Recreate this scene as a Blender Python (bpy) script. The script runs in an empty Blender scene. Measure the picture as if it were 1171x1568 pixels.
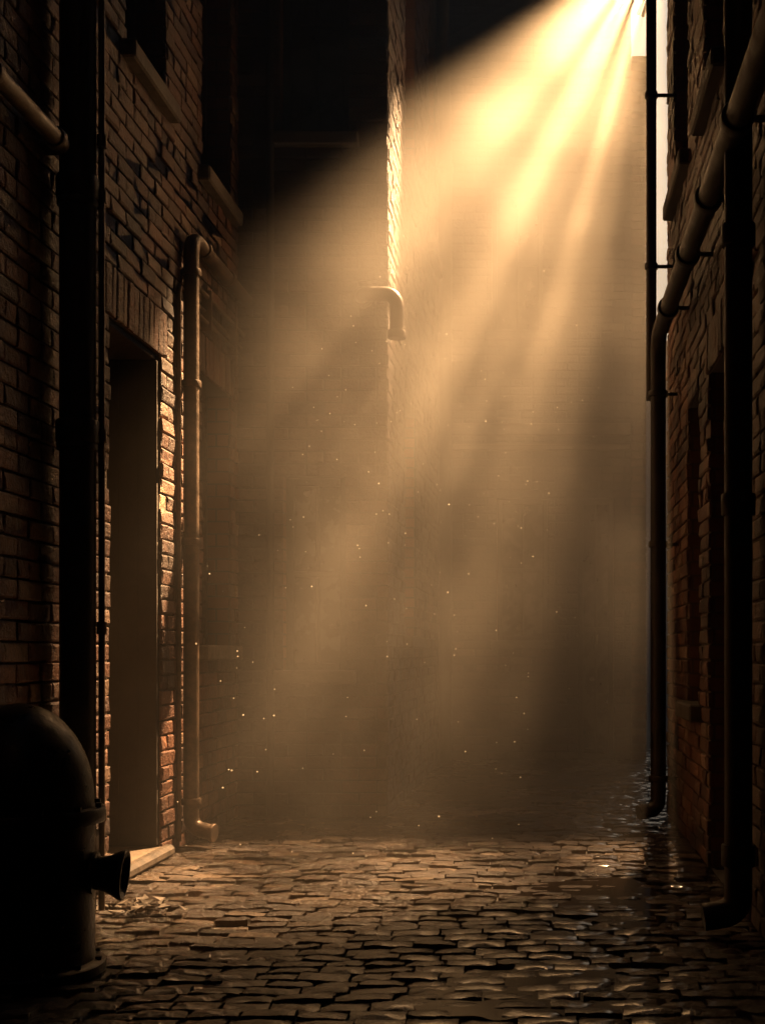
import bpy, math, random
from mathutils import Vector, Matrix
random.seed(7)
sc = bpy.context.scene
col = sc.collection
CO = 0.078   # brick course pitch
BR = 0.225   # brick pitch

# ---------------------------------------------------------------- materials
def mat(name):
    m = bpy.data.materials.new(name); m.use_nodes = True
    nt = m.node_tree; nt.nodes.clear()
    out = nt.nodes.new('ShaderNodeOutputMaterial')
    b = nt.nodes.new('ShaderNodeBsdfPrincipled')
    nt.links.new(b.outputs[0], out.inputs['Surface'])
    return m, nt, b, out
def noise(nt, scale, detail=5, rough=0.6, vec=None):
    n = nt.nodes.new('ShaderNodeTexNoise'); n.inputs['Scale'].default_value = scale
    n.inputs['Detail'].default_value = min(detail, 4); n.inputs['Roughness'].default_value = rough
    if vec: nt.links.new(vec, n.inputs['Vector'])
    return n
def ramp(nt, stops, fac):
    r = nt.nodes.new('ShaderNodeValToRGB'); e = r.color_ramp.elements
    while len(e) < len(stops): e.new(0.5)
    for i, (p, c) in enumerate(stops):
        e[i].position = p; e[i].color = (*c, 1) if len(c) == 3 else c
    nt.links.new(fac, r.inputs[0]); return r
def maprange(nt, v, a, b, c, d):
    m = nt.nodes.new('ShaderNodeMapRange'); nt.links.new(v, m.inputs[0])
    for i, x in enumerate((a, b, c, d)): m.inputs[i+1].default_value = x
    return m.outputs[0]
def mul(nt, ca, cb, fac=1.0, mode='MULTIPLY'):
    m = nt.nodes.new('ShaderNodeMix'); m.data_type = 'RGBA'; m.blend_type = mode
    m.inputs[0].default_value = fac
    nt.links.new(ca, m.inputs[6]); nt.links.new(cb, m.inputs[7]); return m.outputs[2]
def mmul(nt, a, b):
    m = nt.nodes.new('ShaderNodeMath'); m.operation = 'MULTIPLY'; nt.links.new(a, m.inputs[0]); nt.links.new(b, m.inputs[1]); return m.outputs[0]
def bump(nt, b, h, strength, dist, prev=None):
    n = nt.nodes.new('ShaderNodeBump'); n.inputs['Strength'].default_value = strength
    n.inputs['Distance'].default_value = dist
    nt.links.new(h, n.inputs['Height'])
    if prev: nt.links.new(prev.outputs[0], n.inputs['Normal'])
    nt.links.new(n.outputs[0], b.inputs['Normal']); return n

def brick_mat(name='brick', k=1.0):
    m, nt, b, out = mat(name)
    g = nt.nodes.new('ShaderNodeNewGeometry')
    tc = nt.nodes.new('ShaderNodeTexCoord').outputs['Object']
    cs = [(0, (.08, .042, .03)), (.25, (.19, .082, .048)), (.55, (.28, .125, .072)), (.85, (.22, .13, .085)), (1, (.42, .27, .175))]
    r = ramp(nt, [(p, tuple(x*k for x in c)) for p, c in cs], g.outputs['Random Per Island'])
    n1 = noise(nt, 1.6, 4, .65, tc); s1 = ramp(nt, [(.36, (.2, .18, .17)), (.6, (1, 1, 1))], n1.outputs[0])
    n2 = noise(nt, 35, 4, .7, tc); s2 = ramp(nt, [(.3, (.5, .5, .5)), (.7, (1.15, 1.15, 1.15))], n2.outputs[0])
    c = mul(nt, r.outputs[0], s1.outputs[0]); c = mul(nt, c, s2.outputs[0])
    nt.links.new(c, b.inputs['Base Color'])
    nt.links.new(maprange(nt, n2.outputs[0], .3, .7, .4, .75), b.inputs['Roughness'])
    bump(nt, b, n2.outputs[0], 1.0, .02)
    return m
def mortar_mat(name='mortar', k=1.0):
    m, nt, b, out = mat(name)
    tc = nt.nodes.new('ShaderNodeTexCoord').outputs['Object']
    n = noise(nt, 25, 4, .7, tc)
    r = ramp(nt, [(.3, (.06*k, .05*k, .04*k)), (.7, (.16*k, .13*k, .1*k))], n.outputs[0])
    nt.links.new(r.outputs[0], b.inputs['Base Color']); b.inputs['Roughness'].default_value = .95
    bump(nt, b, n.outputs[0], .8, .01); return m
def stone_mat(name, c0, c1, rough=.75, scale=12):
    m, nt, b, out = mat(name)
    tc = nt.nodes.new('ShaderNodeTexCoord').outputs['Object']
    n = noise(nt, scale, 4, .65, tc)
    r = ramp(nt, [(.3, c0), (.7, c1)], n.outputs[0])
    nt.links.new(r.outputs[0], b.inputs['Base Color']); b.inputs['Roughness'].default_value = rough
    bump(nt, b, n.outputs[0], .6, .015); return m
def sett_mat():
    m, nt, b, out = mat('paving_sett')
    g = nt.nodes.new('ShaderNodeNewGeometry')
    tc = nt.nodes.new('ShaderNodeTexCoord').outputs['Object']
    r = ramp(nt, [(0, (.045, .029, .02)), (.5, (.095, .063, .042)), (.85, (.155, .107, .07)), (1, (.27, .19, .125))], g.outputs['Random Per Island'])
    n1 = noise(nt, 1.1, 4, .6, tc); s1 = ramp(nt, [(.38, (.32, .29, .27)), (.6, (1, 1, 1))], n1.outputs[0])
    n2 = noise(nt, 32, 4, .75, tc); s2 = ramp(nt, [(.3, (.4, .4, .4)), (.7, (1.25, 1.25, 1.25))], n2.outputs[0])
    c = mul(nt, r.outputs[0], s1.outputs[0]); c = mul(nt, c, s2.outputs[0])
    nt.links.new(c, b.inputs['Base Color'])
    nt.links.new(maprange(nt, n1.outputs[0], .38, .62, .08, .36), b.inputs['Roughness'])
    b.inputs['Coat Weight'].default_value = .6; b.inputs['Coat Roughness'].default_value = .1
    n3 = noise(nt, 80, 3, .7, tc)
    p = bump(nt, b, n2.outputs[0], 1.0, .03); bump(nt, b, n3.outputs[0], .7, .010, p); return m
def metal_mat(name, c0, c1, rough=.42, metallic=.6):
    m, nt, b, out = mat(name)
    tc = nt.nodes.new('ShaderNodeTexCoord').outputs['Object']
    n = noise(nt, 14, 4, .7, tc)
    r = ramp(nt, [(.35, c0), (.7, c1)], n.outputs[0])
    nt.links.new(r.outputs[0], b.inputs['Base Color'])
    b.inputs['Metallic'].default_value = metallic
    nt.links.new(maprange(nt, n.outputs[0], .3, .7, rough-.1, rough+.25), b.inputs['Roughness'])
    n2 = noise(nt, 70, 3, .6, tc); bump(nt, b, n2.outputs[0], .35, .004); return m
def glass_mat():
    m, nt, b, out = mat('window_glass')
    tc = nt.nodes.new('ShaderNodeTexCoord').outputs['Object']
    n = noise(nt, 6, 4, .6, tc)
    nt.links.new(ramp(nt, [(.3, (.01, .01, .01)), (.8, (.04, .035, .03))], n.outputs[0]).outputs[0], b.inputs['Base Color'])
    nt.links.new(maprange(nt, n.outputs[0], .3, .7, .1, .4), b.inputs['Roughness']); return m
def bricktex_mat():
    m, nt, b, out = mat('brick_upper')
    g = nt.nodes.new('ShaderNodeNewGeometry')
    sx = nt.nodes.new('ShaderNodeSeparateXYZ'); nt.links.new(g.outputs['Position'], sx.inputs[0])
    ad = nt.nodes.new('ShaderNodeMath'); nt.links.new(sx.outputs[0], ad.inputs[0]); nt.links.new(sx.outputs[1], ad.inputs[1])
    cb = nt.nodes.new('ShaderNodeCombineXYZ'); nt.links.new(ad.outputs[0], cb.inputs[0]); nt.links.new(sx.outputs[2], cb.inputs[1])
    t = nt.nodes.new('ShaderNodeTexBrick'); nt.links.new(cb.outputs[0], t.inputs['Vector'])
    t.inputs['Scale'].default_value = 1; t.inputs['Brick Width'].default_value = BR; t.inputs['Row Height'].default_value = CO
    t.inputs['Mortar Size'].default_value = .006
    t.inputs['Color1'].default_value = (.15, .07, .045, 1); t.inputs['Color2'].default_value = (.24, .11, .065, 1); t.inputs['Mortar'].default_value = (.09, .075, .065, 1)
    nt.links.new(t.outputs[0], b.inputs['Base Color']); b.inputs['Roughness'].default_value = .85
    n = nt.nodes.new('ShaderNodeBump'); n.invert = True; n.inputs['Strength'].default_value = .8; n.inputs['Distance'].default_value = .01
    nt.links.new(t.outputs['Fac'], n.inputs['Height']); nt.links.new(n.outputs[0], b.inputs['Normal']); return m

M_BRICK = brick_mat(); M_MORTAR = mortar_mat(); M_BT = bricktex_mat()
M_BRICKD = brick_mat('shaded_brick', .36); M_MORTARD = mortar_mat('shaded_mortar', .45)  # darker copies of brick and mortar, shade put into the colour
M_SILL = stone_mat('sill_stone', (.08, .065, .05), (.2, .16, .12))
M_SILLD = stone_mat('shaded_stone', (.04, .032, .025), (.1, .08, .06))  # darkened copy of the sill stone, shade put into the colour
M_STEP = stone_mat('step_stone', (.05, .04, .03), (.17, .13, .095), .65)
M_GROUND = stone_mat('ground_dirt', (.01, .008, .006), (.03, .024, .018), .7, 9)
M_SETT = sett_mat()
M_PIPE = metal_mat('painted_iron', (.018, .014, .011), (.055, .036, .024), .45, .4)
M_PIPEL = metal_mat('weathered_iron', (.06, .042, .028), (.18, .115, .07), .4, .4)
M_BLACK = metal_mat('black_cast_iron', (.012, .011, .01), (.045, .035, .028), .3, .6)
M_WOOD = stone_mat('old_timber', (.07, .045, .03), (.2, .13, .08), .6, 20)
M_LINING = stone_mat('shaded_timber', (.008, .005, .004), (.024, .016, .011), .75, 14)  # near-black timber, shade of door recess and dark windows put into the colour
M_GLASS = glass_mat()

# ---------------------------------------------------------------- mesh builder
class MB:
    def __init__(s): s.v = []; s.f = []; s.mi = []; s.sm = []
    def add(s, vs, fs, mi=0, smooth=False):
        o = len(s.v); s.v += [tuple(v) for v in vs]
        for f in fs: s.f.append([o+i for i in f]); s.mi.append(mi); s.sm.append(smooth)
    def box(s, a, b, mi=0, ch=0.006):
        a = Vector(a); b = Vector(b)
        bm_v = []; idx = {}
        for i in (0, 1):
            for j in (0, 1):
                for k in (0, 1):
                    p = Vector((b.x if i else a.x, b.y if j else a.y, b.z if k else a.z))
                    sg = Vector((1 if i else -1, 1 if j else -1, 1 if k else -1))
                    for ax in range(3):
                        q = p.copy()
                        for o in range(3):
                            if o != ax: q[o] -= sg[o]*ch
                        idx[(i, j, k, ax)] = len(bm_v); bm_v.append(q)
        F = []
        I = lambda i, j, k, ax: idx[(i, j, k, ax)]
        for t in (0, 1):
            F.append([I(t, 0, 0, 0), I(t, 1, 0, 0), I(t, 1, 1, 0), I(t, 0, 1, 0)])
            F.append([I(0, t, 0, 1), I(1, t, 0, 1), I(1, t, 1, 1), I(0, t, 1, 1)])
            F.append([I(0, 0, t, 2), I(1, 0, t, 2), I(1, 1, t, 2), I(0, 1, t, 2)])
            for u in (0, 1):
                F.append([I(t, u, 0, 0), I(t, u, 1, 0), I(t, u, 1, 1), I(t, u, 0, 1)])
                F.append([I(t, 0, u, 0), I(t, 1, u, 0), I(t, 1, u, 2), I(t, 0, u, 2)])
                F.append([I(0, t, u, 1), I(1, t, u, 1), I(1, t, u, 2), I(0, t, u, 2)])
        for i in (0, 1):
            for j in (0, 1):
                for k in (0, 1): F.append([I(i, j, k, 0), I(i, j, k, 1), I(i, j, k, 2)])
        s.add(bm_v, F, mi)
    def sweep(s, pts, radii, n=20, mi=0, caps=True):
        pts = [Vector(p) for p in pts]; rings = []
        t0 = (pts[1]-pts[0]).normalized()
        up = Vector((0, 0, 1)) if abs(t0.z) < .9 else Vector((1, 0, 0))
        nrm = t0.cross(up).normalized()
        for i, p in enumerate(pts):
            if i == 0: t = pts[1]-pts[0]
            elif i == len(pts)-1: t = pts[-1]-pts[-2]
            else: t = (pts[i+1]-pts[i]).normalized()+(pts[i]-pts[i-1]).normalized()
            if t.length < 1e-9: t = t0.copy()
            t.normalize(); nrm = (nrm-t*nrm.dot(t)).normalized(); bn = t.cross(nrm)
            r = radii if not isinstance(radii, (list, tuple)) else radii[i]
            rings.append([p+(nrm*math.cos(2*math.pi*k/n)+bn*math.sin(2*math.pi*k/n))*r for k in range(n)])
        V = [v for r in rings for v in r]; F = []
        for i in range(len(rings)-1):
            for k in range(n): F.append([i*n+k, i*n+(k+1) % n, (i+1)*n+(k+1) % n, (i+1)*n+k])
        if caps: F.append(list(range(n))[::-1]); F.append([(len(rings)-1)*n+k for k in range(n)])
        s.add(V, F, mi, True)
    def pipe(s, pts, r, bend=None, mi=0, n=20, caps=True):
        pts = [Vector(p) for p in pts]; bend = bend or r*2.2; out = [pts[0]]
        for i in range(1, len(pts)-1):
            a = (pts[i-1]-pts[i]); c = (pts[i+1]-pts[i]); bd = min(bend, a.length*.49, c.length*.49)
            a = pts[i]+a.normalized()*bd; c = pts[i]+c.normalized()*bd
            for k in range(9):
                t = k/8; out.append(a*(1-t)**2+pts[i]*2*t*(1-t)+c*t*t)
        out.append(pts[-1]); s.sweep(out, r, n, mi, caps)
    def collar(s, p, d, r, w=.05, mi=0, n=20):
        p = Vector(p); d = Vector(d).normalized()
        prof = [(-w/2, r*.8), (-w/2, r*.96), (-w/2+.006, r), (w/2-.006, r), (w/2, r*.96), (w/2, r*.8)]
        pts = [p+d*(a+(i*1e-4)) for i, (a, _) in enumerate(prof)]
        s.sweep(pts, [q for _, q in prof], n, mi)
    def lathe(s, o, d, prof, n=36, mi=0):
        """surface of revolution about axis d through o; prof = (distance along axis, radius)"""
        o = Vector(o); d = Vector(d).normalized(); a = d.cross(Vector((0, 1, 0)) if abs(d.y) < .9 else Vector((1, 0, 0))).normalized(); b = d.cross(a)
        V = []; F = []
        for (h, r) in prof:
            for k in range(n): V.append(o+d*h+(a*math.cos(2*math.pi*k/n)+b*math.sin(2*math.pi*k/n))*r)
        for i in range(len(prof)-1):
            for k in range(n): F.append([i*n+k, i*n+(k+1) % n, (i+1)*n+(k+1) % n, (i+1)*n+k])
        s.add(V, F, mi, True)
    def obj(s, name, mats, parent=None, sharp=40):
        me = bpy.data.meshes.new(name); me.from_pydata(s.v, [], s.f)
        for m in mats: me.materials.append(m)
        me.polygons.foreach_set('material_index', s.mi); me.polygons.foreach_set('use_smooth', s.sm)
        me.validate(); me.update()
        if any(s.sm): me.set_sharp_from_angle(angle=math.radians(sharp))
        o = bpy.data.objects.new(name, me); col.objects.link(o)
        if parent: o.parent = parent
        return o
def empty(name):
    e = bpy.data.objects.new(name, None); e.empty_display_size = .3; col.objects.link(e); return e

# ---------------------------------------------------------------- brick wall
def brick_block(mb, O, U, N, u0, u1, z0, z1, d, mi=0):
    Z = Vector((0, 0, 1)); j = lambda a: random.uniform(-a, a)
    tw = j(.003); tl = j(.003)
    def P(u, z, k): return O+U*u+Z*z+N*k
    ch = .004+random.random()*.003
    cs = [(u0, z0), (u1, z0), (u1, z1), (u0, z1)]
    sg = [(1, 1), (-1, 1), (-1, -1), (1, -1)]
    base = []; mid = []; fr = []
    for (u, z), (a, b) in zip(cs, sg):
        ju = j(.003); jz = j(.0025)
        base.append(P(u+ju, z+jz, -.005)); mid.append(P(u+ju, z+jz, d-.004+tw*a))
        fr.append(P(u+ju+a*ch*random.uniform(.7, 2.2), z+jz+b*ch*random.uniform(.7, 2.2), d+tw*a+tl*b))
    F = [[8, 9, 10, 11]]
    for k in range(4):
        l = (k+1) % 4; F.append([k, l, 4+l, 4+k]); F.append([4+k, 4+l, 8+l, 8+k])
    mb.add(base+mid+fr, F, mi)
def brick_wall(name, O, U, N, L, H, holes=(), parent=None, soldiers=(), top=14.0, ustart=0, mats=None):
    O = Vector(O); U = Vector(U); N = Vector(N)
    holes = [(a, b, round(c/CO)*CO, round(d/CO)*CO) for a, b, c, d in holes]
    sold = [(a, b, round(c/CO)*CO, round(d/CO)*CO) for a, b, c, d in soldiers]
    mb = MB(); rows = int(H/CO)
    for r in range(rows):
        zc = (r+.5)*CO; z0 = r*CO+.005; z1 = (r+1)*CO-.005
        cuts = [(a, b) for a, b, c, d in list(holes)+sold if c < zc < d]
        u = ustart - (BR/2 if r % 2 else 0)
        if r % 6 == 5: step = BR/2
        else: step = BR
        while u < L:
            a = max(u+.005, ustart-.008); b = min(u+step-.005, L+.008)
            segs = [(a, b)] if b-a > .02 else []
            for ca, cb in cuts:
                ns = []
                for p, q in segs:
                    if q <= ca or p >= cb: ns.append((p, q)); continue
                    if ca-p > .02: ns.append((p, ca-.001))
                    if q-cb > .02: ns.append((cb+.001, q))
                segs = ns
            for p, q in segs:
                dd = random.uniform(.010, .020)
                if random.random() < .03: dd = .003
                brick_block(mb, O, U, N, p, q, z0, z1, dd)
            u += step
    for a, b, c, d in sold:
        n = max(1, round((b-a)/CO)); w = (b-a)/n
        for i in range(n): brick_block(mb, O, U, N, a+i*w+.005, a+(i+1)*w-.005, c+.005, d-.005, random.uniform(.014, .022))
    us = sorted(set([ustart, L]+[x for h in holes for x in h[:2]])); zs = sorted(set([0, rows*CO]+[x for h in holes for x in h[2:]]))
    Z = Vector((0, 0, 1))
    for i in range(len(us)-1):
        for k in range(len(zs)-1):
            uc = (us[i]+us[i+1])/2; zc = (zs[k]+zs[k+1])/2
            if any(a < uc < b and c < zc < d for a, b, c, d in holes): continue
            mb.add([O+U*us[i]+Z*zs[k], O+U*us[i+1]+Z*zs[k], O+U*us[i+1]+Z*zs[k+1], O+U*us[i]+Z*zs[k+1]], [[0, 1, 2, 3]], 1)
    if top > rows*CO:
        mb.add([O+U*ustart+N*.01+Z*rows*CO, O+U*L+N*.01+Z*rows*CO, O+U*L+N*.01+Z*top, O+U*ustart+N*.01+Z*top], [[0, 1, 2, 3]], 2)
    return mb.obj(name, mats or [M_BRICK, M_MORTAR, M_BT], parent), holes
def reveal(mb, O, U, N, h, depth):
    O = Vector(O); U = Vector(U); N = Vector(N); Z = Vector((0, 0, 1)); a, b, c, d = h
    P = lambda u, z, k: O+U*u+Z*z-N*k
    for q in ([P(a, c, 0), P(a, c, depth), P(a, d, depth), P(a, d, 0)], [P(b, c, 0), P(b, c, depth), P(b, d, depth), P(b, d, 0)],
              [P(a, d, 0), P(b, d, 0), P(b, d, depth), P(a, d, depth)], [P(a, c, 0), P(b, c, 0), P(b, c, depth), P(a, c, depth)]):
        mb.add(q, [[0, 1, 2, 3]], 0)
def obox(mb, O, U, N, u0, u1, z0, z1, k0, k1, mi, ch=.005):
    O = Vector(O); U = Vector(U); N = Vector(N); Z = Vector((0, 0, 1))
    p = O+U*u0+Z*z0+N*k0; q = O+U*u1+Z*z1+N*k1
    a = [min(p[i], q[i]) for i in range(3)]; b = [max(p[i], q[i]) for i in range(3)]
    mb.box(a, b, mi, ch)
def window(O, U, N, h, parent, depth=.16, sill=True, name='window', dark=False):
    a, b, c, d = h; mb = MB()
    reveal(mb, O, U, N, h, depth+.04)
    obox(mb, O, U, N, a, b, c, d, -depth-.03, -depth-.02, 1, .001)      # glass
    t = .05
    obox(mb, O, U, N, a+.001, a+t, c+.001, d-.001, -depth-.02, -depth+.03, 2)
    obox(mb, O, U, N, b-t, b-.001, c+.001, d-.001, -depth-.02, -depth+.03, 2)
    obox(mb, O, U, N, a+t, b-t, d-t, d-.001, -depth-.02, -depth+.028, 2)
    obox(mb, O, U, N, a+t, b-t, c+.001, c+t, -depth-.02, -depth+.028, 2)
    zm = (c+d)/2
    obox(mb, O, U, N, a+t, b-t, zm-.02, zm+.02, -depth-.02, -depth+.026, 2)
    um = (a+b)/2
    obox(mb, O, U, N, um-.012, um+.012, c+t, zm-.02, -depth-.02, -depth+.015, 2)
    obox(mb, O, U, N, um-.012, um+.012, zm+.02, d-t, -depth-.02, -depth+.015, 2)
    if sill: obox(mb, O, U, N, a-.07, b+.07, c-.085, c+.004, -depth+.03, .075, 3, .01)
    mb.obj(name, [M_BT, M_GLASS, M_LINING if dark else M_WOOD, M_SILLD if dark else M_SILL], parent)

XL, XR = -1.96, 0.82
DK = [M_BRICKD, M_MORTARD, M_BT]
# ---- left building
bl = empty('brick_building')
Y0 = -2.0
O = (XL, Y0, 0); U = (0, 1, 0); N = (1, 0, 0)
y = lambda v: v-Y0
door = (y(5.76), y(6.55), .0, 2.58)
hs = [door, (y(6.0), y(6.62), 3.9, 5.5), (y(7.33), y(8.0), 3.86, 5.6), (y(7.33), y(8.0), 1.08, 2.62), (y(1.2), y(2.1), 1.1, 2.6)]
sold = [(a-.06, b+.1, d, d+.235) for a, b, c, d in [door]] + [(y(7.25), y(8.08), 2.62, 2.85)]
w, hl = brick_wall('front_wall', O, U, N, 8.2-Y0, 7.8, hs, bl, sold, 16)
for h in hl[1:]: window(O, U, N, h, bl)
mb = MB(); a, b, c, d = hl[0]
reveal(mb, O, U, N, (a, b, c, d), .36)
obox(mb, O, U, N, b-.03, b-.002, .07, d-.03, -.30, -.004, 3, .004)  # lining kept near black to stand for the shade on the jamb
for k in (-.20, -.10): obox(mb, O, U, N, b-.034, b-.029, .07, d-.03, k-.003, k+.003, 3, .001)
obox(mb, O, U, N, a+.001, b-.031, d-.03, d-.002, -.30, -.01, 3, .004)
obox(mb, O, U, N, a+.001, a+.07, .0, d-.031, -.345, -.235, 1)
obox(mb, O, U, N, b-.11, b-.031, .0, d-.031, -.345, -.27, 1)
obox(mb, O, U, N, a+.071, b-.111, d-.12, d-.031, -.345, -.27, 1)
obox(mb, O, U, N, a+.071, b-.111, .02, d-.121, -.345, -.31, 2)
for (p, q) in ((.15, .85), (.98, 1.7), (1.83, 2.36)):
    obox(mb, O, U, N, a+.16, b-.2, p, q, -.312, -.295, 2, .012)
mb.sweep([(XL-.30, Y0+a+.12, 1.03), (XL-.25, Y0+a+.12, 1.03)], .022, 14, 1)
mb.obj('door', [M_LINING, M_WOOD, M_WOOD, M_LINING], bl)
mb = MB()
mb.box((XL-.3, 5.74, 0), (XL+.06, 6.64, .06), 0, .018)
mb.obj('door_step', [M_STEP], bl)
mb = MB(); mb.box((-9, Y0, 0), (XL-.45, 8.15, 16), 0); mb.obj('building_mass', [M_BT], bl)

# ---- projecting block
b2 = empty('brick_building.001')
XB, YB, YW = -1.0, 8.2, 12.6
hb = [(.28, .72, 4.4, 5.9), (.3, .7, .9, 2.2)]
O2 = (XL, YB, 0)
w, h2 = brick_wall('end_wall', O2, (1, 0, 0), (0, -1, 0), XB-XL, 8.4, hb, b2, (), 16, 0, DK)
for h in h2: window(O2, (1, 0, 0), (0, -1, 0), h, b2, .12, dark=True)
O3 = (XB, YB, 0)
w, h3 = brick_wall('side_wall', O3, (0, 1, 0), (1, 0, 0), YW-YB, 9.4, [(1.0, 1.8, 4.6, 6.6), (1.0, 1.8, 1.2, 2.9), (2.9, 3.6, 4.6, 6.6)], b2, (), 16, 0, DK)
for h in h3: window(O3, (0, 1, 0), (1, 0, 0), h, b2, .12, dark=True)
mb = MB(); mb.box((-9, YB+.3, 0), (XB-.3, YW+3, 16), 0); mb.obj('building_mass', [M_BT], b2)

# ---- back building, with a lower wing beside the gap
b3 = empty('brick_building.002')
XE = .86
O4 = (XB, YW, 0)
hk = [(.55, 1.05, 1.2, 2.6), (1.35, 1.7, 0, 2.6), (.5, 1.0, 4.2, 5.6)]
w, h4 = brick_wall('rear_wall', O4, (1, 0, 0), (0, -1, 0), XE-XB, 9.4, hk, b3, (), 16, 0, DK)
for h in (h4[0], h4[2]): window(O4, (1, 0, 0), (0, -1, 0), h, b3, .12, dark=True)
window(O4, (1, 0, 0), (0, -1, 0), h4[1], b3, .12, False, 'rear_door', dark=True)
mb = MB()
mb.box((XB+.02, YW-.09, 3.18), (XE, YW-.012, 3.30), 0, .012); mb.box((XB+.02, YW-.06, 3.04), (XE, YW-.013, 3.10), 0, .01)
mb.box((XE+.01, YW-.05, 6.84), (XE+.17, YW+.3, 6.91), 0, .01); mb.box((XE+.01, YW-.04, 6.58), (XE+.16, YW+.02, 6.63), 0, .01); mb.box((XE+.01, YW-.04, 6.36), (XE+.16, YW+.02, 6.40), 0, .01)
mb.obj('string_course', [M_SILL], b3)
brick_wall('wing_wall', (XE+.012, YW+.04, 0), (1, 0, 0), (0, -1, 0), .14, 6.84, (), b3, (), 0)
mb = MB(); mb.box((XB-.2, YW+.25, 0), (XE, YW+5, 16), 0); mb.box((XE+.02, YW+.1, 0), (XE+.13, YW+5, 6.83), 0); mb.obj('building_mass', [M_BT], b3)

# ---- right building
b4 = empty('brick_building.003')
YR = 8.3
O5 = (XR, Y0, 0)
hr = [(y(5.65), y(6.25), 0, 2.4), (y(6.6), y(7.15), .8, 2.4), (y(5.75), y(6.4), 3.78, 5.4), (y(7.1), y(7.9), 3.8, 5.6), (y(1.5), y(2.4), .9, 2.4)]
w, h5 = brick_wall('front_wall', O5, (0, 1, 0), (-1, 0, 0), YR-Y0, 7.8, hr, b4, [(y(5.58), y(6.32), 2.4, 2.64)], 16)
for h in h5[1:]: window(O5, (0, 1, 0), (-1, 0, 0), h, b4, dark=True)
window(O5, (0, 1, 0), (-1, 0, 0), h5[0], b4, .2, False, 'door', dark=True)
brick_wall('end_wall', (XR, YR, 0), (1, 0, 0), (0, 1, 0), 6, 7.8, (), b4, (), 16)
mb = MB(); mb.box((XR+.3, Y0, 0), (XR+6, YR-.1, 16), 0); mb.obj('building_mass', [M_BT], b4)
# ---- building behind camera and distant one
b5 = empty('brick_building.004')
brick_wall('front_wall', (-6, -5, 0), (1, 0, 0), (0, 1, 0), 12, 3, (), b5, (), 16)
b6 = empty('brick_building.005')
w, h6 = brick_wall('front_wall', (.5, 26, 0), (1, 0, 0), (0, -1, 0), 9, 7.1, [(1.0, 1.9, 3.6, 5.3), (3, 3.9, 3.6, 5.3)], b6, (), 7.1)
for h in h6: window((.5, 26, 0), (1, 0, 0), (0, -1, 0), h, b6)
mb = MB(); mb.box((.4, 25.8, 7.1), (9.6, 26.6, 7.35), 0, .03); mb.obj('cornice', [M_SILL], b6)
mb = MB(); mb.box((.5, 26.2, 0), (9.5, 31, 7.05), 0); mb.obj('building_mass', [M_BT], b6)

# ---------------------------------------------------------------- ground
mb = MB(); mb.add([(-400, -400, -.03), (400, -400, -.03), (400, 400, -.03), (-400, 400, -.03)], [[0, 1, 2, 3]])
mb.obj('ground', [M_GROUND])
mb = MB(); yy = -.2
while yy < 14:
    rh = random.uniform(.080, .096); x = XL-.3-random.random()*.2; rowh = random.uniform(-.003, .003)
    while x < (XR+.3 if yy < YR else 4):
        L = random.uniform(.13, .19); hgt = rowh+random.uniform(-.005, .005)+.006*math.sin(x*2.1+yy*1.7)
        if random.random() < .07: hgt -= .012
        x0, x1, y0, y1 = x+.004, x+L-.004, yy+.010, yy+rh-.008
        tx = random.uniform(-.005, .005); ty = random.uniform(-.004, .004)
        j = lambda s: random.uniform(-s, s)
        n = 5; m = 3
        V = []; F = []
        yj0 = j(.003); yj1 = j(.003)
        for b_ in range(m+1):
            for a_ in range(n+1):
                fu = a_/n; fv = b_/m
                eu = 1-abs(2*fu-1)**8; ev = 1-abs(2*fv-1)**6
                px = x0+(x1-x0)*fu; py = y0+yj0+(y1+yj1-y0-yj0)*fv
                if a_ in (0, n): px += j(.003)
                if b_ in (0, m): py += j(.003)
                V.append((px, py, hgt+tx*(fu-.5)*2+ty*(fv-.5)*2-.007*(1-eu*ev)+j(.0024)))
        for b_ in range(m):
            for a_ in range(n):
                i = b_*(n+1)+a_; F.append([i, i+1, i+n+2, i+n+1])
        edge = [i for i in range(n+1)]+[(n+1)*k+n for k in range(1, m+1)]+[m*(n+1)+i for i in range(n-1, -1, -1)]+[(n+1)*k for k in range(m-1, 0, -1)]
        o = len(V)
        for i in edge: V.append((V[i][0], V[i][1], -.04))
        for k in range(len(edge)):
            l = (k+1) % len(edge); F.append([edge[l], edge[k], o+k, o+l])
        mb.add(V, F, 0, True)
        x += L
    yy += rh
mb.obj('cobblestone_pavement', [M_SETT], None, 50)
# standing water lying between the lowest stones
mw, nt, b, out = mat('dirty_water'); b.inputs['Base Color'].default_value = (.02, .012, .007, 1)
tcw = nt.nodes.new('ShaderNodeTexCoord').outputs['Object']; nw = noise(nt, 9, 3, .6, tcw)
nt.links.new(maprange(nt, nw.outputs[0], .35, .65, .03, .1), b.inputs['Roughness']); bump(nt, b, nw.outputs[0], .15, .005)
def puddle(cx, cy, rx, ry, z, seed):
    rr = random.Random(seed); ph = [rr.uniform(0, 6.28) for _ in range(4)]
    mb = MB(); n = 72; V = [(cx, cy, z)]
    for k in range(n):
        t = 2*math.pi*k/n; r = 1+.22*math.sin(2*t+ph[0])+.14*math.sin(3*t+ph[1])+.08*math.sin(7*t+ph[2])+.04*math.sin(13*t+ph[3])
        V.append((cx+rx*r*math.cos(t), cy+ry*r*math.sin(t), z))
    mb.add(V, [[0, 1+k, 1+(k+1) % n] for k in range(n)]); mb.obj('puddle', [mw])
puddle(.0, 4.0, .30, .40, -.0058, 3)
puddle(.25, 5.5, .35, .45, -.0055, 5)

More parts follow.
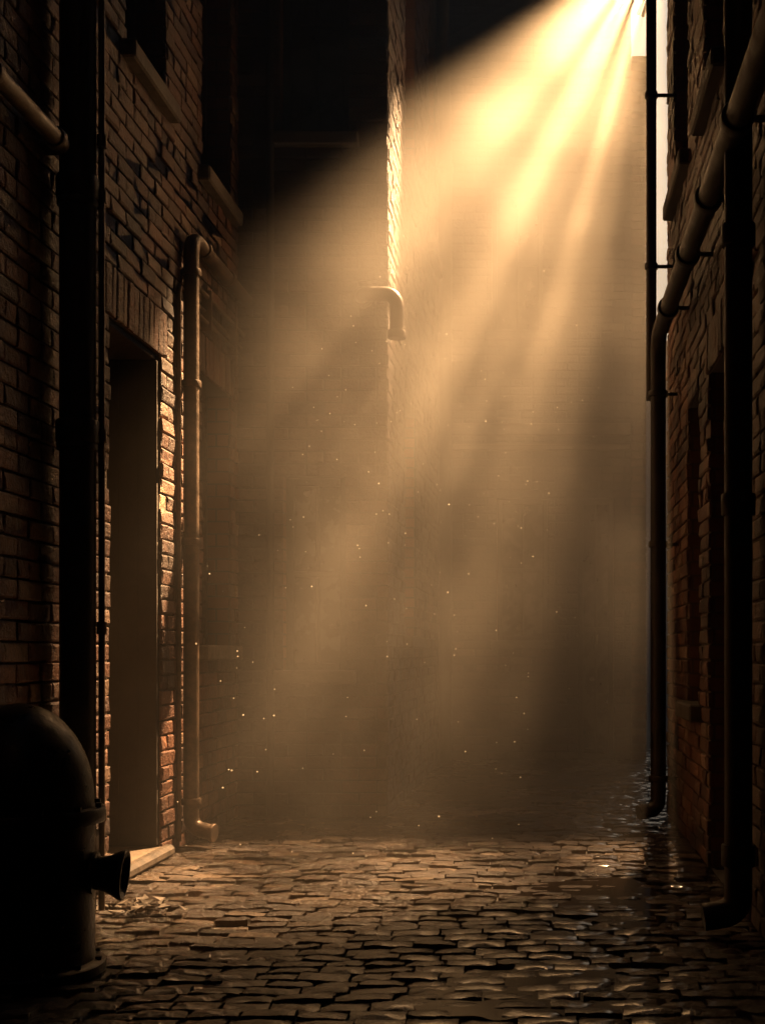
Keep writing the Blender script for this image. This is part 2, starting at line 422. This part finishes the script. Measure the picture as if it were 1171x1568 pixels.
# ---------------------------------------------------------------- pipes
def bracket(mb, x, yv, z, wx, r, mi=0):
    mb.collar((x, yv, z), (0, 0, 1), r*1.28, .035, mi)
    a = min(x, wx); b = max(x, wx)
    mb.box((a, yv-.008, z-.01), (b, yv+.008, z+.01), mi, .002)
mb = MB(); X = -1.85; Yp = 5.1
mb.pipe([(X, Yp, .02), (X, Yp, 7)], .07, n=28)
for z in (.3, 1.93, 2.9, 4.3): mb.collar((X, Yp, z), (0, 0, 1), .084, .09, n=28); mb.collar((X, Yp, z-.06), (0, 0, 1), .08, .03, n=28)
mb.obj('drainpipe', [M_PIPE])
mb = MB(); X = -1.765
mb.pipe([(X, Yp+.03, .02), (X, Yp+.03, 7)], .013, n=14)
for z in (.4, 1.15, 1.92, 2.88, 3.1): mb.collar((X, Yp+.03, z), (0, 0, 1), .02, .05, n=14)
mb.obj('conduit_pipe', [M_PIPEL])
mb = MB(); X = -1.87
mb.pipe([(X, 1, 3.03), (X, 5.0, 3.03), (XL, 5.0, 3.03)], .034, .06)
for yv in (3.2, 4.35, 4.92): mb.collar((X, yv, 3.03), (0, 1, 0), .043, .04)
mb.obj('wall_pipe', [M_PIPEL])
mb = MB(); X = -1.892; Yp = 6.9
mb.pipe([(X+.13, Yp-.03, .085), (X, Yp, .11), (X, Yp, 3.3), (X, 8.2, 3.3)], .042, .13)
for z in (.25, 1.65, 2.5, 3.1): bracket(mb, X, Yp, z, XL, .042)
for yv in (7.15, 7.7): mb.collar((X, yv, 3.3), (0, 1, 0), .052, .05)
mb.collar((X+.125, Yp-.03, .085), (1, -.2, -.1), .05, .02)
mb.obj('drainpipe', [M_PIPEL])
mb = MB()
mb.pipe([(XL+.03, 6.8, .05), (XL+.03, 6.8, 3.0), (XL+.03, 8.2, 3.0)], .013, .05)
mb.pipe([(XL+.05, 6.95, 3.08), (XL+.05, 8.2, 3.08)], .014)
mb.pipe([(XL+.05, 7.0, 2.93), (XL+.05, 8.2, 2.93)], .012)
for yv in (7.3, 7.9): mb.box((XL, yv, 2.89), (XL+.075, yv+.02, 3.12), 0, .003)
mb.obj('conduit_pipe', [M_PIPEL])
mb = MB(); mb.pipe([(-1.73, YB-.06, 0.02), (-1.73, YB-.06, 8)], .025)
for z in (1, 2.8, 4.6): bracket(mb, -1.73, YB-.06, z, -1.75, .025)
mb.obj('drainpipe', [M_PIPE])
mb = MB()
mb.pipe([(-1.15, YB, 3.32), (-1.15, YB-.1, 3.32), (-.92, YB-.12, 3.32), (-.92, YB-.12, 3.05)], .045, .09)
mb.collar((-.92, YB-.12, 3.06), (0, 0, 1), .058, .05); mb.collar((-1.15, YB-.03, 3.32), (0, 1, 0), .07, .03)
mb.obj('vent_pipe', [M_PIPE])
mb = MB(); mb.pipe([(XB+.09, 12.0, .02), (XB+.09, 12.0, 5.9), (XB+.09, 11.7, 6.5), (XB+.09, 11.7, 9)], .06, .15)
for z in (1.5, 4.0, 5.6): mb.collar((XB+.09, 12.0, z), (0, 0, 1), .074, .07)
mb.obj('drainpipe', [M_PIPE])
mb = MB(); X = .665; Yp = 7.85
mb.pipe([(X, Yp, 2.6), (X, Yp, 8)], .032)
for z in (3.42, 4.47, 5.3): bracket(mb, X, Yp, z, XR, .032)
mb.obj('drainpipe', [M_PIPE])
mb = MB(); X = .69
mb.pipe([(X, -1, 2.95), (X, 7.66, 2.95), (X, 7.66, .12), (X-.12, 7.62, .1)], .046, .16)
for yv in (3.4, 4.55, 5.35, 6.1, 7.05): mb.collar((X, yv, 2.95), (0, 1, 0), .06, .06); mb.box((X, yv-.01, 2.94), (XR, yv+.01, 2.96), 0, .002)
for z in (.3, 1.7, 2.6): bracket(mb, X, 7.66, z, XR, .046)
mb.obj('wall_pipe', [M_PIPE])
mb = MB(); X = .725; Yp = 4.75
mb.pipe([(X-.13, Yp, .07), (X, Yp, .09), (X, Yp, 7)], .052, .14)
for z in (.3, 1.6, 2.6, 3.9): mb.collar((X, Yp, z), (0, 0, 1), .064, .08)
mb.obj('drainpipe', [M_PIPE])

# ---------------------------------------------------------------- cast-iron hydrant (left foreground)
mb = MB(); cx, cy = -1.715, 4.2; R = .235
prof = [(0, R+.035), (.03, R+.035), (.038, R+.028), (.042, R+.004), (.06, R), (.49, R), (.492, R+.03), (.498, R+.034), (.535, R+.034), (.541, R+.03), (.543, R-.002)]
for i in range(1, 17):
    t = i/16*math.pi/2; prof.append((.56+.325*math.sin(t), (R-.002)*math.cos(t) if i < 16 else .0005))
mb.lathe((cx, cy, 0), (0, 0, 1), prof, 56)
for k in range(12):
    t = 2*math.pi*k/12+.1
    px, py = cx+(R+.018)*math.cos(t), cy+(R+.018)*math.sin(t)
    mb.sweep([(px, py, .54), (px, py, .556)], .011, 6); mb.sweep([(px, py, .03), (px, py, .05)], .011, 6)
mb.lathe((cx, cy, .345), (1, .12, -.09), [(.15, .056), (.229, .056), (.231, .07), (.244, .07), (.246, .056), (.262, .056), (.285, .062), (.305, .072), (.322, .082), (.333, .085), (.338, .083), (.338, .076), (.33, .068), (.30, .058), (.2, .05), (.2, .0005)], 40)
mb.obj('fire_hydrant', [M_BLACK])

# ---------------------------------------------------------------- debris pile
mb = MB()
for i in range(60):
    px = -1.64+random.gauss(0, .09); py = 5.2+random.gauss(0, .08); s = random.uniform(.01, .034)
    q = [Vector((px+random.uniform(-s, s)*1.4, py+random.uniform(-s, s)*1.4, .008+random.uniform(0, s*1.2))) for _ in range(4)]
    mb.add(q, [[0, 1, 2], [0, 2, 3], [0, 3, 1], [1, 3, 2]])
mb.obj('debris_pile', [M_SILL])

# ---------------------------------------------------------------- light shaft (added spot lamp and slats)
S = Vector((.97, 10.7, 7.1)); T = Vector((-1.0, 6.2, .2)); A0 = (T-S).normalized()
V = Vector((0, 0, 1.05))-S; e1 = (V-A0*V.dot(A0)).normalized(); n1 = A0.cross(e1).normalized()
if n1.x > 0: n1 = -n1
A = (A0+n1*math.tan(math.radians(3.8))).normalized()
ld = bpy.data.lights.new('added_shaft_spot', 'SPOT'); ld.energy = 56000; ld.color = (1, .55, .235)  # spot added in the gap, parallel sunlight would not fan out
ld.spot_size = math.radians(38); ld.spot_blend = 1.0; ld.shadow_soft_size = .04
lo = bpy.data.objects.new('added_shaft_spot', ld); col.objects.link(lo)
zax = -A; xax = (n1-A*n1.dot(A)).normalized(); yax = zax.cross(xax)
Mx = Matrix((xax, yax, zax)).transposed().to_4x4(); Mx.translation = S
lo.matrix_world = Mx @ Matrix.Diagonal((1, .43, 1, 1))
mb = MB()
for th, wd in ((-8.5, .034), (-5.2, .03), (-2.6, .006), (.1, .028), (3.6, .010), (7.2, .026)):
    c = S+(A0+n1*math.tan(math.radians(th)))*.75
    sw = random.uniform(-.008, .008)
    p = c-e1*.3-n1*sw; q = c+e1*.3+n1*sw
    mb.sweep([p, q], wd*.5, 8)
mb.obj('beam_slats', [M_PIPE])  # unseen slats, added to cut the spot's beam into streaks

# dust motes
mb = MB()
for i in range(200):
    for _ in range(20):
        t = random.uniform(.45, 1.02); a = random.uniform(-7, 10); bb = random.uniform(-4.5, 4.5)
        p = S+(A0+n1*math.tan(math.radians(a))+e1*math.tan(math.radians(bb)))*8.6*t
        if XL+.15 < p.x < XR-.1 and p.z > .1 and 4 < p.y < 8.1: break
    else: continue
    s = random.choice((.0028, .0035, .0035, .004, .0052))
    k = [Vector(v) for v in ((1, 0, 0), (-1, 0, 0), (0, 1, 0), (0, -1, 0), (0, 0, 1), (0, 0, -1))]
    q = [p+v*s*random.uniform(.7, 1.3) for v in k]
    mb.add(q, [[0, 2, 4], [2, 1, 4], [1, 3, 4], [3, 0, 4], [2, 0, 5], [1, 2, 5], [3, 1, 5], [0, 3, 5]])
md, nt, b, out = mat('dust'); b.inputs['Base Color'].default_value = (.95, .92, .85, 1)
tr = nt.nodes.new('ShaderNodeBsdfTranslucent'); tr.inputs[0].default_value = (.95, .92, .85, 1)
mx = nt.nodes.new('ShaderNodeMixShader'); nt.links.new(b.outputs[0], mx.inputs[1]); nt.links.new(tr.outputs[0], mx.inputs[2]); nt.links.new(mx.outputs[0], out.inputs['Surface'])
mb.obj('dust_motes', [md])

# ---------------------------------------------------------------- haze
m = bpy.data.materials.new('haze'); m.use_nodes = True; nt = m.node_tree; nt.nodes.clear()
out = nt.nodes.new('ShaderNodeOutputMaterial'); vs = nt.nodes.new('ShaderNodeVolumeScatter')
vs.inputs['Color'].default_value = (1, .92, .8, 1); vs.inputs['Anisotropy'].default_value = .2
tc = nt.nodes.new('ShaderNodeTexCoord').outputs['Object']
n = noise(nt, 1.3, 2, .6, tc)
dn = maprange(nt, n.outputs[0], .34, .66, .045, .15)
sx = nt.nodes.new('ShaderNodeSeparateXYZ'); nt.links.new(tc, sx.inputs[0])
hf = maprange(nt, sx.outputs[2], 0, 3.6, .3, 1.2)
h2_ = maprange(nt, sx.outputs[2], 4.5, 7, 1.0, .5)
xf = maprange(nt, sx.outputs[0], -1.95, -1.2, .08, 1.0)
dn = mmul(nt, mmul(nt, mmul(nt, dn, hf), h2_), xf)
nt.links.new(dn, vs.inputs['Density'])
nt.links.new(vs.outputs[0], out.inputs['Volume'])
m.cycles.volume_step_rate = 1.5
mb = MB(); mb.box((-1.95, 3.5, -.02), (2.2, 12.55, 8), 0, .001)
h = mb.obj('mist', [m])

# ---------------------------------------------------------------- sun, sky
az = math.radians(2); el = math.radians(26)
sd = Vector((math.sin(az)*math.cos(el), math.cos(az)*math.cos(el), math.sin(el)))
sl = bpy.data.lights.new('sun', 'SUN'); sl.energy = 2.0; sl.angle = math.radians(.5); sl.color = (1, .72, .42)
so = bpy.data.objects.new('sun', sl); col.objects.link(so); so.rotation_euler = (-sd).to_track_quat('-Z', 'Y').to_euler()
w = bpy.data.worlds.new('World'); sc.world = w; w.use_nodes = True; nt = w.node_tree
bg = nt.nodes['Background']; sky = nt.nodes.new('ShaderNodeTexSky'); sky.sky_type = 'NISHITA'; sky.sun_disc = False
sky.sun_elevation = el; sky.sun_rotation = az; sky.dust_density = 4; sky.air_density = 1.3
nt.links.new(sky.outputs[0], bg.inputs[0]); bg.inputs[1].default_value = .026

# ---------------------------------------------------------------- camera
cd = bpy.data.cameras.new('camera'); cd.lens = 45; cd.sensor_width = 36; cd.clip_end = 2000; cd.clip_start = .05
cd.shift_x = -245/1568; cd.shift_y = 216/1568
co = bpy.data.objects.new('camera', cd); col.objects.link(co); co.location = (0, 0, 1.05); co.rotation_euler = (math.pi/2, 0, 0)
sc.camera = co
sc.view_settings.view_transform = 'Standard'; sc.view_settings.look = 'None'
